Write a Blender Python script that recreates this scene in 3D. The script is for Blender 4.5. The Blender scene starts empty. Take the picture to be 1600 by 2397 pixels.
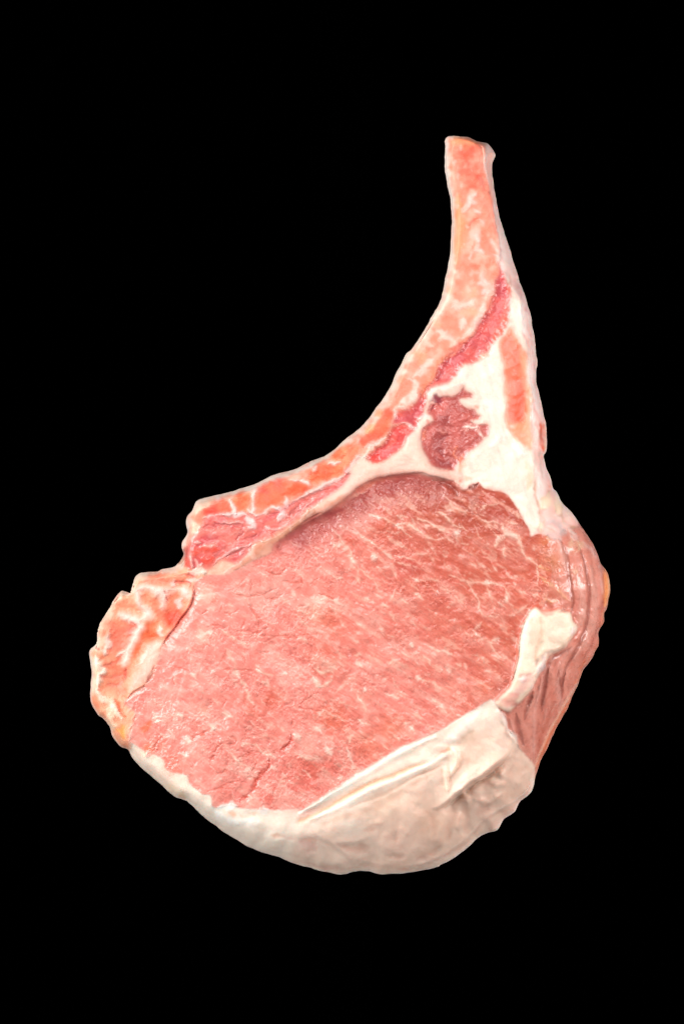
import bpy, math
import numpy as np
from mathutils import Vector

# ------------------------------------------------------------------ camera, world, lamps
sc = bpy.context.scene
U = 0.00015                       # metres per traced unit
W0, H0 = 1600.0, 2397.0
cam_d = bpy.data.cameras.new('camera'); cam = bpy.data.objects.new('camera', cam_d)
sc.collection.objects.link(cam)
DIST, MIDZ = 3.0, 0.014
cam.location = (0, 0, MIDZ + DIST)
cam_d.sensor_fit = 'VERTICAL'; cam_d.sensor_height = 24.0
cam_d.lens = 24.0 * DIST / (H0 * U)
cam_d.clip_start = 0.1; cam_d.clip_end = 50
sc.camera = cam
sc.render.resolution_x = 683; sc.render.resolution_y = 1024
w = bpy.data.worlds.new('World'); sc.world = w; w.use_nodes = True
w.node_tree.nodes['Background'].inputs[0].default_value = (0, 0, 0, 1)
w.node_tree.nodes['Background'].inputs[1].default_value = 0
sc.view_settings.view_transform = 'Standard'; sc.view_settings.look = 'None'
sc.view_settings.exposure = -0.06; sc.view_settings.gamma = 1.0

def softbox(name, loc, target, size, power, col):
    l = bpy.data.lights.new(name, 'AREA'); l.shape = 'RECTANGLE'; l.size = size[0]; l.size_y = size[1]
    l.energy = power; l.color = col
    o = bpy.data.objects.new(name, l); sc.collection.objects.link(o); o.location = loc
    o.rotation_euler = (Vector(target) - Vector(loc)).to_track_quat('-Z', 'Y').to_euler()
    return o
softbox('key_softbox', (-0.85, 0.42, 0.70), (0, 0, 0), (0.8, 0.8), 22.5, (1, 0.99, 0.985))
softbox('top_softbox', (0.0, 0.34, 0.95), (0.02, 0, 0), (0.4, 0.3), 2.8, (1, 0.98, 0.96))
softbox('added_fill', (0.55, -0.45, 0.35), (0, 0, 0.01), (0.6, 0.4), 0.3, (1, 0.93, 0.88))  # added weak fill for the right side walls, no known source
softbox('bounce_strip_front', (0.0, -0.42, 0.02), (0, -0.1, 0.0), (0.7, 0.06), .55, (1, 0.95, 0.92))  # added: stands in for bounce off an unseen pale surface
softbox('added_strip_left', (-0.36, -0.34, 0.04), (-0.02, -0.06, 0.0), (0.5, 0.08), .5, (1, 0.97, 0.95))  # added to brighten the grey lower-left rim, no known source
softbox('bounce_strip_right', (0.42, 0.0, 0.03), (0.1, 0, 0.0), (0.08, 0.9), 4.0, (1, 0.93, 0.92))  # added: bounce stand-in that lifts the right-hand edges

# ------------------------------------------------------------------ grid and noise
STEP = 1.7
X0, X1, Y0, Y1 = 190.0, 1450.0, 296.0, 2072.0
gx = np.arange(X0, X1, STEP); gy = np.arange(Y0, Y1, STEP)
X, Y = np.meshgrid(gx, gy)
NY, NX = X.shape
def vnoise(x, y, seed):
    rs = np.random.RandomState(seed); n = 256
    lat = rs.rand(n, n).astype(np.float32)
    xi = np.floor(x).astype(int); yi = np.floor(y).astype(int)
    fx = x - xi; fy = y - yi
    fx = fx * fx * fx * (fx * (fx * 6 - 15) + 10); fy = fy * fy * fy * (fy * (fy * 6 - 15) + 10)
    a = lat[yi % n, xi % n]; b = lat[yi % n, (xi + 1) % n]
    c = lat[(yi + 1) % n, xi % n]; d = lat[(yi + 1) % n, (xi + 1) % n]
    return (a * (1 - fx) + b * fx) * (1 - fy) + (c * (1 - fx) + d * fx) * fy
def fbm(scale, seed, octs=3, x=None, y=None):
    x = X if x is None else x; y = Y if y is None else y
    t = 0; a = 1.0; s = 0
    for i in range(octs):
        t = t + a * (vnoise(x / scale * 2 ** i + 17 * i, y / scale * 2 ** i + 31 * i, seed + i) * 2 - 1); s += a; a *= 0.55
    return t / s
def rot(ang, stretch):            # coordinates stretched along a grain direction (image axes)
    a = math.radians(ang); u = X * math.cos(a) + Y * math.sin(a); v = -X * math.sin(a) + Y * math.cos(a)
    return u / stretch, v
WX = X + 5 * fbm(26, 1) + 3.0 * fbm(8, 5, 2); WY = Y + 5 * fbm(26, 11) + 3.0 * fbm(8, 15, 2)
LX = X + 1.6 * fbm(16, 21); LY = Y + 1.6 * fbm(16, 25)
sstep = lambda t: (lambda q: q * q * (3 - 2 * q))(np.clip(t, 0, 1))

CROP = dict(A=(1000, 290, 1568 / 300), B=(900, 650, 3.92), C=(700, 850, 3.92), D=(400, 1050, 3.92), E=(950, 900, 3.92),
            F=(200, 1300, 3.92), G=(200, 1600, 3.92), H=(1050, 1250, 3.92), I=(700, 1100, 3.92), J=(400, 1350, 3.92),
            K=(700, 1400, 3.92), L=(1050, 1550, 3.92), M=(400, 1680, 3.92), N=(700, 1700, 3.92), O=(900, 1650, 3.92), Z=(0, 0, 1.0))
def P(spec):                      # 'B:x y x y ... ; C:x y ...' -> one list of points
    out = []
    for seg in spec.split('|'):
        k, v = seg.split(':'); x0, y0, s = CROP[k.strip()]
        v = list(map(float, v.split()))
        out += [(x0 + v[i] / s, y0 + v[i + 1] / s) for i in range(0, len(v), 2)]
    return np.array(out)
def smooth(p, closed=True, n=4):  # Catmull-Rom
    m = len(p); out = []
    for i in range(m if closed else m - 1):
        g = (lambda k: p[k % m]) if closed else (lambda k: p[min(max(k, 0), m - 1)])
        a, b, c, d = g(i - 1), g(i), g(i + 1), g(i + 2)
        for t in np.arange(n) / n:
            out.append(0.5 * (2 * b + (c - a) * t + (2 * a - 5 * b + 4 * c - d) * t * t + (3 * b - a - 3 * c + d) * t ** 3))
    if not closed: out.append(p[-1])
    return np.array(out)
def win(p, m):
    a = max(int((p[:, 0].min() - m - X0) / STEP), 0); b = min(int((p[:, 0].max() + m - X0) / STEP) + 2, NX)
    c = max(int((p[:, 1].min() - m - Y0) / STEP), 0); d = min(int((p[:, 1].max() + m - Y0) / STEP) + 2, NY)
    return (slice(c, max(d, c)), slice(a, max(b, a)))
def pdist(p, x, y, closed=False):
    best = np.full(x.shape, 1e18); side = np.zeros(x.shape); arc = np.zeros(x.shape)
    q = np.vstack([p, p[:1]]) if closed else p
    L = np.r_[0, np.cumsum(np.hypot(*np.diff(q, axis=0).T))]; T = max(L[-1], 1e-6)
    for i in range(len(q) - 1):
        ax, ay = q[i]; dx, dy = q[i + 1] - q[i]; l2 = dx * dx + dy * dy
        if l2 < 1e-9: continue
        t = np.clip(((x - ax) * dx + (y - ay) * dy) / l2, 0, 1)
        ex = x - ax - t * dx; ey = y - ay - t * dy; d = ex * ex + ey * ey
        m = d < best
        best = np.where(m, d, best); side = np.where(m, dx * ey - dy * ex, side)
        arc = np.where(m, (L[i] + t * math.sqrt(l2)) / T, arc)
    return np.sqrt(best), side, arc
def inside(p, x, y):
    r = np.zeros(x.shape, bool); n = len(p)
    for i in range(n):
        x1, y1 = p[i]; x2, y2 = p[(i + 1) % n]
        if y1 == y2: continue
        c = ((y1 > y) != (y2 > y)) & (x < (x2 - x1) * (y - y1) / (y2 - y1) + x1)
        r ^= c
    return r
def sdist(p, x, y):
    d, _, _ = pdist(p, x, y, True); return np.where(inside(p, x, y), d, -d)

# ------------------------------------------------------------------ outlines traced from the photograph
SIL = P('A:215 190 240 140 300 125 360 130 500 140 560 165 615 195 700 208 745 222 800 290 830 345 832 380 800 460 797 540 810 680 830 830 855 970 880 1090 905 1190 940 1280 970 1380 1010 1500 1040 1620 1080 1730 1110 1820 1130 1910 1160 1990'
        '|B:1230 0 1265 80 1295 170 1325 265 1350 350 1358 430 1375 510 1388 590 1393 680 1405 750 1402 800 1396 850 1398 970 1415 1030'
        '|E:1250 180 1268 280 1285 340 1292 400 1298 500 1296 590 1285 625 1268 645 1272 690 1300 780 1330 850 1345 900 1355 955 1385 985 1410 1030 1430 1070 1480 1130 1530 1180'
        '|H:1270 0 1310 60 1350 130 1380 210 1400 275 1440 320 1470 380 1484 440 1488 500 1480 570 1468 620 1455 690 1435 730 1430 800 1410 850 1385 890 1378 930 1384 960 1380 1030 1350 1080 1330 1130 1290 1190'
        '|L:1240 80 1210 150 1190 220 1150 290 1120 370 1085 450 1050 510 1000 600 950 700 915 790 880 850 845 920 820 1000 795 1080 785 1150'
        '|O:1335 830 1250 895 1220 950 1190 1000 1100 1060 1050 1145 1000 1175 950 1185 850 1240 780 1310 650 1410 500 1495'
        '|N:1290 1300 1150 1335 1000 1360 930 1370 850 1367 760 1373 700 1362 640 1346 560 1342 480 1355 420 1373 350 1375 280 1358 180 1340 90 1308'
        '|M:1180 1370 1080 1335 1000 1300 920 1275 830 1250 750 1215 690 1190 610 1140 500 1075 420 1015 330 950 240 870 180 815 140 775 100 760 50 745'
        '|G:760 1010 700 950 600 865 540 815 475 755 420 685 385 620 330 595 280 550 240 490 215 410 180 355 145 322 115 305 80 255 45 190 35 110'
        '|F:42 1180 50 1080 38 1000 25 900 45 860 98 810 108 720 130 630 180 540 225 470 260 400 320 330 360 335 410 348 425 280 450 200 510 160 600 155 660 150 700 128 800 110 850 70'
        '|D:100 1000 110 965 92 910 95 860 135 800 145 760 133 690 140 630 190 570 210 520 225 490 270 462 400 430 520 402 640 365 740 335 800 312 880 268 960 232 1080 205 1160 178 1240 135 1330 105 1400 70'
        '|C:90 905 190 875 290 815 360 755 430 690 500 635 570 580 640 500 700 415 740 365 800 275 850 190'
        '|B:100 885 150 790 200 695 250 650 310 560 370 465 420 375 470 290 520 190 540 110 560 0'
        '|A:215 1900 255 1730 280 1580 292 1430 300 1290 303 1130 292 1010 285 900 260 790 240 680 220 570 215 450 220 240')
SILS = smooth(SIL, True, 3)
SD = sdist(SILS, X + 1.0 * fbm(14, 31, 2), Y + 1.0 * fbm(14, 35, 2))

# the cut face: beyond it, to the right and below, the flanks fall away to the surface
FACE = P('Z:1062 330 1100 332 1118 345 1130 386 1145 453 1160 548 1168 615 1190 682 1214 700 1221 757 1232 828 1241 905 1239 956 1240 1050 1246 1104 1248 1155 1256 1193 1252 1250 1260 1290 1262 1340 1256 1400 1250 1460 1238 1530 1215 1590 1180 1640 '
         '1160 1650 1120 1690 1060 1728 980 1775 900 1830 800 1880 700 1925 600 1915 520 1890 440 1845 370 1790 320 1745 290 1715 265 1690 235 1640 228 1560 225 1500 240 1440 275 1400 300 1395 325 1360 400 1350 440 1340 '
         '450 1290 455 1230 460 1200 500 1180 600 1150 700 1110 790 1070 860 1010 910 950 950 860 1000 770 1045 700 1065 620 1075 540 1070 460 1060 400')
FD = sdist(smooth(FACE, True, 3), X, Y)
T = 165 - 75 * sstep((1250 - Y) / 900)                     # thickness: the rib end is thinner than the eye
T = T - 18 * sstep((X - 700) / 600) * sstep((Y - 1200) / 500)
T = T - 40 * sstep((520 - X) / 300) * sstep((Y - 1200) / 200)
d = np.maximum(SD, 0); t = np.where(FD > 0, 1.0, d / (d + np.maximum(-FD, 0) + 1e-6))
pw = 1.85 - 0.35 * sstep((X - 600) / 300) * sstep((Y - 1500) / 200)
HT = 2 + T * np.maximum(1 - (1 - np.clip(t, 0, 1)) ** pw, 0) ** (1 / pw)
def blur(a, n):
    for _ in range(n):
        p = np.pad(a, 1, mode='edge'); a = (p[:-2, 1:-1] + p[2:, 1:-1] + p[1:-1, :-2] + p[1:-1, 2:] + 4 * a) / 8
    return a
HT = np.where(SD > 6, blur(HT, 10), HT)
HT += np.clip(SD / 25, 0, 1) * (5.0 * fbm(70, 41) + 1.6 * fbm(18, 45))

# ------------------------------------------------------------------ tissue colour
def lin(c):
    c = np.asarray(c, float) / 255.0; return np.where(c <= 0.04045, c / 12.92, ((c + 0.055) / 1.055) ** 2.4)
COL = np.zeros((NY, NX, 3)); COL[:] = lin((250, 190, 165))
WET = np.full((NY, NX), 0.5)
PART = np.zeros((NY, NX), int)
def fill(spec, col, soft=3.0, alpha=1.0, warp=1, h=0.0, hs=6.0, part=None, mott=None, grow=0.0, wet=None):
    p = smooth(P(spec), True, 3) if isinstance(spec, str) else spec
    m = win(p, 30); 
    wx, wy = (WX, WY) if warp == 1 else ((LX, LY) if warp == 2 else (X, Y))
    s = sdist(p, wx[m], wy[m]) + grow
    a = alpha * sstep(s / soft * 0.5 + 0.5)
    c = lin(col)
    if mott is not None:
        k = sstep(mott[1][m] * mott[2] + 0.5)[..., None]; c = c * (1 - k) + lin(mott[0]) * k
    if col is not None:
        COL[m] = COL[m] * (1 - a[..., None]) + c * a[..., None]
    if h: HT[m] += h * sstep(s / hs * 0.5 + 0.5)
    if wet is not None: WET[m] = WET[m] * (1 - a) + wet * a
    if part is not None: PART[m] = np.where(s > 0, part, PART[m])
SN1 = fbm(13, 151, 2); SN2 = fbm(17, 155, 2)
def S(crop, w, col, alpha, h, specs, soft=0.6, warp=1, taper=0.25, hw=None):
    """strokes: w = half width in crop pixels; h = relief in units; specs = polylines split by ';'"""
    sc_ = CROP[crop][2]; wd = w / sc_
    wx, wy = (WX, WY) if warp == 1 else ((LX, LY) if warp == 2 else (X, Y))
    for sp in specs.split(';'):
        p = P(crop + ':' + sp)
        if len(p) > 2: p = smooth(p, False, 3)
        m = win(p, wd * 2.5 + 10); x, y = wx[m], wy[m]
        if x.size == 0: continue
        dd, _, arc = pdist(p, x, y)
        tw = wd * (0.35 + 0.65 * sstep(np.minimum(arc, 1 - arc) / taper)) if taper else wd
        if warp == 1 and crop not in 'NO': tw = tw * (1.0 + 0.7 * SN1[m])
        if crop in 'IKHJEMZG' and soft < 0.8 and h > 0 and wd < 8 and col[0] > 230:      # a vein: fine bright core, faint halo
            a = 0.8 * np.exp(-(dd / (tw * .65)) ** 2) + 0.35 * np.exp(-(dd / (tw * 1.8)) ** 2)
        else:
            a = np.clip((1 + soft) - dd / tw, 0, 1 + soft) / (1 + soft); a = sstep(a * (1.6 if soft < 1 else 1.15))
        if col is not None:
            k = (a * alpha * (np.clip(0.92 + 0.9 * SN2[m], 0.2, 1) if warp == 1 else 1))[..., None]; COL[m] = COL[m] * (1 - k) + lin(col) * k
        if h: HT[m] += (0.25 if crop in 'IKHJ' and h > 0 and not hw and wd < 8 and y.mean() < 1800 and x.mean() < 1255 else 0.55) * h * np.exp(-(dd / (tw * (hw or 1.25))) ** 2)
def ledge(crop, spec, amp, w, taper=0.12):
    """drops the ground on the right-hand side of the line (image axes), recovering over w units"""
    p = smooth(P(crop + ':' + spec), False, 4); m = win(p, w * 3)
    dd, side, arc = pdist(p, LX[m], LY[m])
    k = sstep(np.minimum(arc, 1 - arc) / taper)
    HT[m] -= 0.8 * amp * k * np.where(side > 0, np.exp(-dd / w) * sstep(dd / 3.0), -0.35 * np.exp(-(dd / (w * 0.6)) ** 2))
def blob(crop, x, y, r, col, alpha, h=0.0):
    s = CROP[crop]; cx, cy, r = s[0] + x / s[2], s[1] + y / s[2], r / s[2]
    m = win(np.array([(cx, cy)]), r * 2.2); q = np.exp(-((WX[m] - cx) ** 2 + (WY[m] - cy) ** 2) / (r * r) * 1.4)
    if col is not None: COL[m] = COL[m] * (1 - alpha * q[..., None]) + lin(col) * alpha * q[..., None]
    if h: HT[m] += h * q

n_med = fbm(38, 51); n_fine = fbm(12, 55, 3); n_big = fbm(120, 59)
u_, v_ = rot(32, 4.5); grain = fbm(9, 61, 3, u_, v_)          # grain of the eye muscle
u2, v2 = rot(80, 6.0); grain2 = fbm(10, 71, 3, u2, v2)        # grain of the flank
PARTS = {1: 'rib_bone', 2: 'lean_muscle', 3: 'fat_cap', 4: 'chine_bone', 5: 'rib_meat', 6: 'inner_muscle', 7: 'seam_fat',
         8: 'red_meat_strip', 9: 'tendon', 10: 'flank_muscle', 11: 'fat_flap', 12: 'outer_fat', 13: 'belly_meat'}

WHITE = (255, 236, 220); CREAM = (253, 226, 204); PEACH = (255, 150, 124); PINKW = (252, 215, 208)
# whole flank first (right), everything else is laid over it
fill('Z:900 250 1500 250 1500 2100 1100 2100 1150 1700 1150 1300 1150 700', (238, 160, 142), part=10, mott=((218, 132, 114), grain2, 1.0), wet=0.6)
# outer fat: pale strip down the right of the rib, and the lumpy fat at its foot
fill('A:560 150 900 100 900 700 960 1250 1100 1700 1300 2091|B:1460 300 1470 800 1500 1100|E:1400 300 1420 900 1500 1080 1568 1150 1600 1250 1568 1300 1430 1330 1400 1420 1300 1420 1200 1380 1130 1400 1000 900 1000 0|B:1200 500 1150 60|A:880 1700 800 1300 760 850 690 520 640 250',
     (255, 224, 216), part=12, mott=((250, 196, 184), fbm(46, 75, 3, X * 1.6, Y * 0.45), 1.3), soft=6)
# fat seam between rib and eye
fill('B:1110 0 1160 80 1240 180 1250 300 1265 430 1300 700 1340 1000 1345 1300|E:1150 600 1165 800 1170 1000 1210 1150 1200 1290 1130 1400 1120 1340 1060 1230 1000 1130 930 1030 870 990 760 970 700 950 660 900 600 920 540 960 440 880 350 850 240 830 130 810 0 800 0 500 100 380'
     '|B:350 1240 380 1080 480 1000 640 930 700 830 860 780 960 680 1040 540 1110 440', WHITE, part=7, mott=((252, 222, 206), n_med, 0.8))
# rib bone
fill('A:640 100 700 520 770 870 860 1350 880 1700 950 2000|B:1060 0 1010 60 1000 170 970 270 910 340 870 420 830 490 770 560 710 610 680 660 600 700 520 780 450 890 400 1000 330 1130 200 1220|C:880 450 850 560 790 660 740 700 630 760 560 850 470 920 380 980'
     '|D:1500 290 1400 350 1200 440 1050 520 960 545 870 590 740 600 600 590 430 590 300 650 260 740 180 840 100 1000 0 1000 0 400 600 200|C:0 700 400 500 700 200|B:0 700 300 300 400 0|A:0 1800 100 900 0 100',
     PEACH, part=1, mott=((255, 188, 166), n_fine + n_med - .12, 1.2), soft=5)
# flesh along the rib's lower edge
fill('D:1568 250 1400 350 1200 440 1050 520 960 545 870 590 740 600 600 590 430 590 300 650 260 740 180 840 110 960 150 1080 250 1110 350 1110 480 1020 640 1050 740 930 800 870 950 820 1100 720 1250 600 1400 470|C:150 1310 330 1180 430 1090 480 1020 520 940 600 860 470 900',
     (244, 134, 122), part=13, mott=((214, 88, 90), fbm(11, 77, 3, *rot(-30, 5)), 1.6))
rs = np.random.RandomState(21)
for k in range(60):
    q = rs.uniform(0, 1); x = 470 + 330 * q + rs.uniform(-10, 10); y = 1300 - 150 * q + rs.uniform(-45, 30); L = rs.uniform(15, 50); a = math.radians(rs.normal(-30, 7))
    S('Z', rs.uniform(.9, 2.4), [(255, 206, 198), (196, 84, 84), (250, 160, 146)][k % 3], rs.uniform(.4, .8), rs.uniform(-1, 2), '%f %f %f %f %f %f' % (x, y, x + math.cos(a) * L / 2, y + math.sin(a) * L / 2 - 2, x + math.cos(a) * L, y + math.sin(a) * L))
# crimson meat beside the rib
fill('A:800 2091 830 1950 880 1850 900 1740 930 1850 970 1980|B:1100 0 1130 70 1160 170 1140 300 1110 430 1040 530 1000 610 940 680 880 700 860 760 800 800 720 800 690 850 640 920 560 960 450 1010 390 1080 360 1150 350 1260 300 1290 290 1390 240 1360 180 1330 60 1340 80 1270'
     '|C:880 450 980 420 1060 380 1110 290|B:400 1000 450 890 520 780 600 700 680 660 710 610 770 560 830 490 870 420 910 340 970 270 1000 170 1010 60',
     (230, 104, 98), part=5, mott=((208, 86, 92), n_med, 1.4), h=-9, hs=16)
fill('C:860 590 940 555 1010 580 1060 620 990 700 930 790 850 850 770 905 690 915 630 890 640 830 790 740 800 680', (218, 78, 80), part=5, mott=((238, 92, 84), n_med, 1.2), h=-8)
# tendon
fill('C:1060 640 1085 700 1120 800 1180 900 1240 950 1420 990 1500 1040 1480 1140 1400 1080 1200 1030 1080 1000 850 1030 700 1060 560 1120 440 1220 300 1330 150 1420|D:1400 580 1250 640 1100 760 950 870 900 960 780 1010 700 1060 560 1130 480 1165 560 1090 640 1050 740 930 800 870 950 820 1100 720 1250 600 1400 470'
     '|C:0 1390 200 1270 330 1180 430 1090 480 1020 440 990 550 860 620 880 700 920 770 905 850 850 930 790 990 700', (250, 208, 190), part=9, warp=2, h=4, hs=30, soft=6)
# red strip
fill('B:1150 455 1190 500 1230 600 1290 700 1300 850 1320 1000 1345 1150 1330 1250 1340 1450 1330 1568 1230 1500 1130 1380 1090 1320 1100 1200 1085 1000 1090 850 1055 700 1060 590 1100 520',
     (255, 168, 128), part=8, soft=5, mott=((255, 140, 104), n_fine, 1.0))
fill('B:1145 480 1180 540 1220 640 1235 800 1270 950 1290 1100 1270 1300 1200 1340 1120 1310 1120 1100 1100 950 1110 820 1070 700 1070 590', (250, 98, 70), soft=9, mott=((255, 124, 96), n_med, 1.2))
# dark inner muscle
IM = 'E:330 110 420 110 470 80 520 30 530 60 600 90 600 120 500 130 490 170 560 220 620 230 640 280 670 290 660 320 590 330 600 350 650 370 740 365 755 420 740 470 700 480 690 520 620 580 560 630 520 700 450 740 430 790 300 770 230 740 190 670 150 590 130 480 150 400 240 340 230 290 190 260 220 180 270 170'
fill(IM, (240, 150, 130), soft=10, grow=4, alpha=.7, warp=2)
fill(IM,
     (214, 110, 102), part=6, warp=2, mott=((190, 92, 86), n_med, 1.4), h=-5, hs=12, wet=0.75)

# the eye of lean meat
def bleed(n, k):
    b = np.dstack([blur(COL[..., c], n) for c in range(3)]); COL[:] = COL * (1 - k) + b * k
bleed(12, .55)
EYE = ('F:1000 260|D:330 1160 500 1160 600 1110 700 1060 780 1010 900 960 950 870 1100 760 1250 640 1400 580|C:0 1490 150 1420 300 1330 440 1220 560 1120 700 1060 850 1030 1080 1000 1200 1030 1400 1080 1480 1140'
       '|E:540 965 600 930 660 900 700 950 760 970 870 990 930 1030 1000 1130 1060 1230 1120 1340 1130 1400 1200 1370 1270 1390|H:900 20 930 200 930 400 900 560 840 680 780 670 720 750 670 850 640 1000 630 1150 600 1260 560 1390 430 1500 400 1520'
       '|L:360 340 200 440 0 560|N:1340 0 1150 90 900 200 800 270 650 370 540 430 400 540 250 640 100 740 0 760|M:1210 820 1100 820 1050 835 900 830 800 830 650 820 540 790 430 810 380 800 370 700 300 690 180 600 170 560 150 500'
       '|G:940 830 760 790 730 700 630 640 570 670 540 610 430 540 410 520 440 400 460 270 420 220 370 190|F:370 1330 450 1260 560 1180 620 1090 650 1000 700 850 730 770 820 660 870 570 950 480 980 400')
eye = smooth(P(EYE), True, 3)
# cap of fat below, bone chunk at the left
fill('G:385 640 430 520|Z:330 1700 700 1700|Z:1000 1700|L:360 330 400 350 470 450 520 540 530 600 610 700 630 770 700 860 780 950 800 1080 830 1200|Z:1200 2100 200 2100 200 1800', WHITE, part=3, warp=2, mott=((255, 228, 210), n_big, 1.0))
fill('F:0 0 600 0 900 100 1020 130 1100 180 1010 250 1040 500 900 700 700 1100 600 1200|G:600 100 460 270 440 400 410 520 385 640 300 700|Z:150 1750 150 1400', (255, 158, 124), part=4, mott=((255, 184, 150), n_med, 1.0))
fill(eye, (254, 156, 146), part=2, warp=2, soft=2.5, wet=0.65)

bleed(4, .5)
eye_s = sdist(eye, LX, LY); inE = sstep(eye_s / 4 + 0.5)
def tint(mask, col, a):
    k = (mask * a)[..., None]; COL[:] = COL * (1 - k) + lin(col) * k
# paler, wetter meat at the left; redder, coarser meat toward the upper right
right = sstep((X * 0.75 - (Y - 1500) * 0.45 - 520) / 420 + 0.12 * n_med)
tint(inE * right, (214, 108, 88), 0.9)
tint(inE * sstep((X - 850) / 250) * sstep((1380 - Y) / 220), (182, 86, 70), 0.85)
tint(inE * sstep(grain * 1.3 + 0.1) * right, (236, 142, 118), 0.45)
tint(inE * sstep(grain * 1.3 + 0.2) * (1 - right), (255, 180, 168), 0.45)
tint(inE * sstep(n_med * 1.5) * (1 - right), (250, 144, 130), 0.35)
for (c, x, y, r, col, a) in [('K', 250, 200, 260, (240, 128, 104), .7), ('K', 200, 560, 130, (232, 116, 92), .9), ('J', 930, 1120, 130, (228, 112, 92), .95), ('J', 1450, 800, 150, (230, 114, 94), .8),
        ('J', 750, 1230, 110, (232, 118, 100), .8), ('M', 1300, 450, 260, (230, 112, 96), .8), ('M', 950, 700, 140, (236, 112, 98), .8), ('M', 1200, 740, 160, (230, 104, 92), .8), ('J', 1480, 1300, 160, (240, 128, 106), .8),
        ('I', 960, 890, 110, (214, 92, 82), .9), ('I', 1060, 900, 60, (196, 80, 74), .6), ('I', 460, 620, 70, (222, 100, 78), .8), ('I', 800, 500, 120, (222, 112, 90), .6), ('K', 330, 1080, 140, (236, 122, 100), .8),
        ('K', 620, 1350, 200, (238, 132, 108), .7), ('K', 850, 1180, 160, (242, 140, 114), .7), ('K', 1400, 930, 150, (248, 160, 144), .8), ('L', 40, 250, 100, (250, 160, 146), .8), ('L', 300, 250, 120, (236, 132, 106), .7),
        ('G', 590, 590, 60, (252, 130, 88), .8), ('G', 820, 740, 120, (253, 140, 122), .8), ('G', 700, 560, 90, (252, 132, 112), .7), ('G', 540, 400, 45, (252, 130, 100), .8), ('J', 310, 1220, 60, (250, 148, 122), .7),
        ('J', 1350, 280, 90, (255, 190, 176), .8), ('J', 320, 170, 120, (255, 204, 186), .7), ('J', 300, 540, 90, (255, 200, 180), .7), ('K', 130, 130, 100, (254, 180, 160), .7), ('K', 460, 760, 90, (250, 160, 144), .7),
        ('K', 620, 900, 120, (250, 162, 146), .6), ('E', 330, 960, 160, (176, 84, 72), .8), ('E', 100, 1000, 130, (186, 92, 84), .6), ('E', 820, 1180, 110, (186, 78, 66), .7), ('E', 760, 1040, 90, (206, 96, 80), .6),
        ('I', 850, 150, 150, (178, 84, 84), .8), ('I', 560, 280, 120, (180, 84, 86), .7), ('I', 300, 420, 90, (176, 78, 80), .7), ('D', 1180, 820, 130, (186, 86, 88), .85), ('D', 1000, 900, 90, (196, 96, 94), .7), ('D', 1350, 700, 100, (196, 100, 100), .6),  # purplish blobs put the shadow under the tendon into the colour
        ('I', 1300, 900, 200, (220, 112, 96), .5), ('H', 920, 560, 100, (206, 108, 84), .9), ('H', 930, 250, 120, (214, 130, 96), .9), ('H', 880, 70, 90, (228, 138, 104), .8), ('H', 940, 640, 60, (196, 96, 80), .9)]:
    blob(c, x, y, r, col, a)
# muscle surface relief
HT += inE * (0.8 * grain + 0.35 * n_fine)
cellx, celly = LX / 46.0 + 0.5 * n_med, LY / 34.0 + 0.5 * fbm(38, 91)
def worley(x, y, seed):
    rs = np.random.RandomState(seed); jx = rs.rand(128, 128); jy = rs.rand(128, 128)
    xi = np.floor(x).astype(int); yi = np.floor(y).astype(int); d1 = np.full(x.shape, 9.0); d2 = d1.copy()
    for i in (-1, 0, 1):
        for j in (-1, 0, 1):
            a = xi + i; b = yi + j; dd = np.hypot(a + jx[b % 128, a % 128] - x, b + jy[b % 128, a % 128] - y)
            d2 = np.minimum(d2, np.maximum(d1, dd)); d1 = np.minimum(d1, dd)
    return d2 - d1
wc = worley(*[q for q in (cellx, celly)], 5)
line = np.exp(-(wc / 0.06) ** 2) * sstep(fbm(60, 95) * 2 + 0.35)
tint(inE * line * (1 - 0.6 * right), (255, 200, 186), 0.42); HT += inE * line * 0.4
wc2 = worley(LX / 26 + 0.6 * fbm(20, 97), LY / 20 + 0.6 * fbm(20, 99), 8)
crk = np.exp(-(wc2 / 0.07) ** 2) * sstep(fbm(45, 103) * 3 - 0.15) * (1 - 0.5 * right)
tint(inE * crk, (232, 120, 106), 0.35); HT -= inE * crk * .7
# worm-like roughness in patches
worm = np.abs(fbm(9, 107, 2)); wm = sstep(fbm(55, 111) * 3.0 - 0.1)
for (c, x, y, r) in [('J', 1150, 1150, 230), ('J', 1150, 720, 220), ('J', 750, 1350, 150), ('I', 1000, 200, 220), ('I', 500, 300, 150), ('I', 900, 620, 120), ('M', 1150, 420, 200), ('M', 950, 620, 200), ('D', 1350, 750, 160), ('D', 900, 1060, 130), ('E', 620, 1100, 110)]:
    s = CROP[c]; wm = np.maximum(wm, 1.2 * np.exp(-((X - s[0] - x / s[2]) ** 2 + (Y - s[1] - y / s[2]) ** 2) / (r / s[2]) ** 2))
wm = np.clip(wm, 0, 1) * inE
wm = np.maximum(wm, .5 * (PART == 6)); wm = np.maximum(wm, .2 * (PART == 5))
HT += wm * 2.4 * (0.25 - np.clip(worm * 2.2, 0, .5)); tint(wm * sstep((0.12 - worm) * 7), (240, 160, 148), 0.28); tint(wm * sstep((worm - 0.3) * 5), (176, 76, 70), 0.28)

cl = fbm(34, 187, 3, *rot(25, 1.8)); tint(inE * sstep(cl * 2.6 - .1) * (1 - .5 * right), (255, 192, 180), .5)
u3, v3 = rot(33, 3.2); stk = fbm(13, 171, 3, u3 + 6 * n_fine, v3)
zone = np.clip(sstep((X - 640) / 260) + .35 * sstep((Y - 1500) / 150), 0, 1)
tint(inE * sstep((stk - .28) * 4.5) * zone, (255, 196, 178), .5)
tint(inE * sstep((-stk - .2) * 4) * zone, (206, 100, 84), .35)
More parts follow.
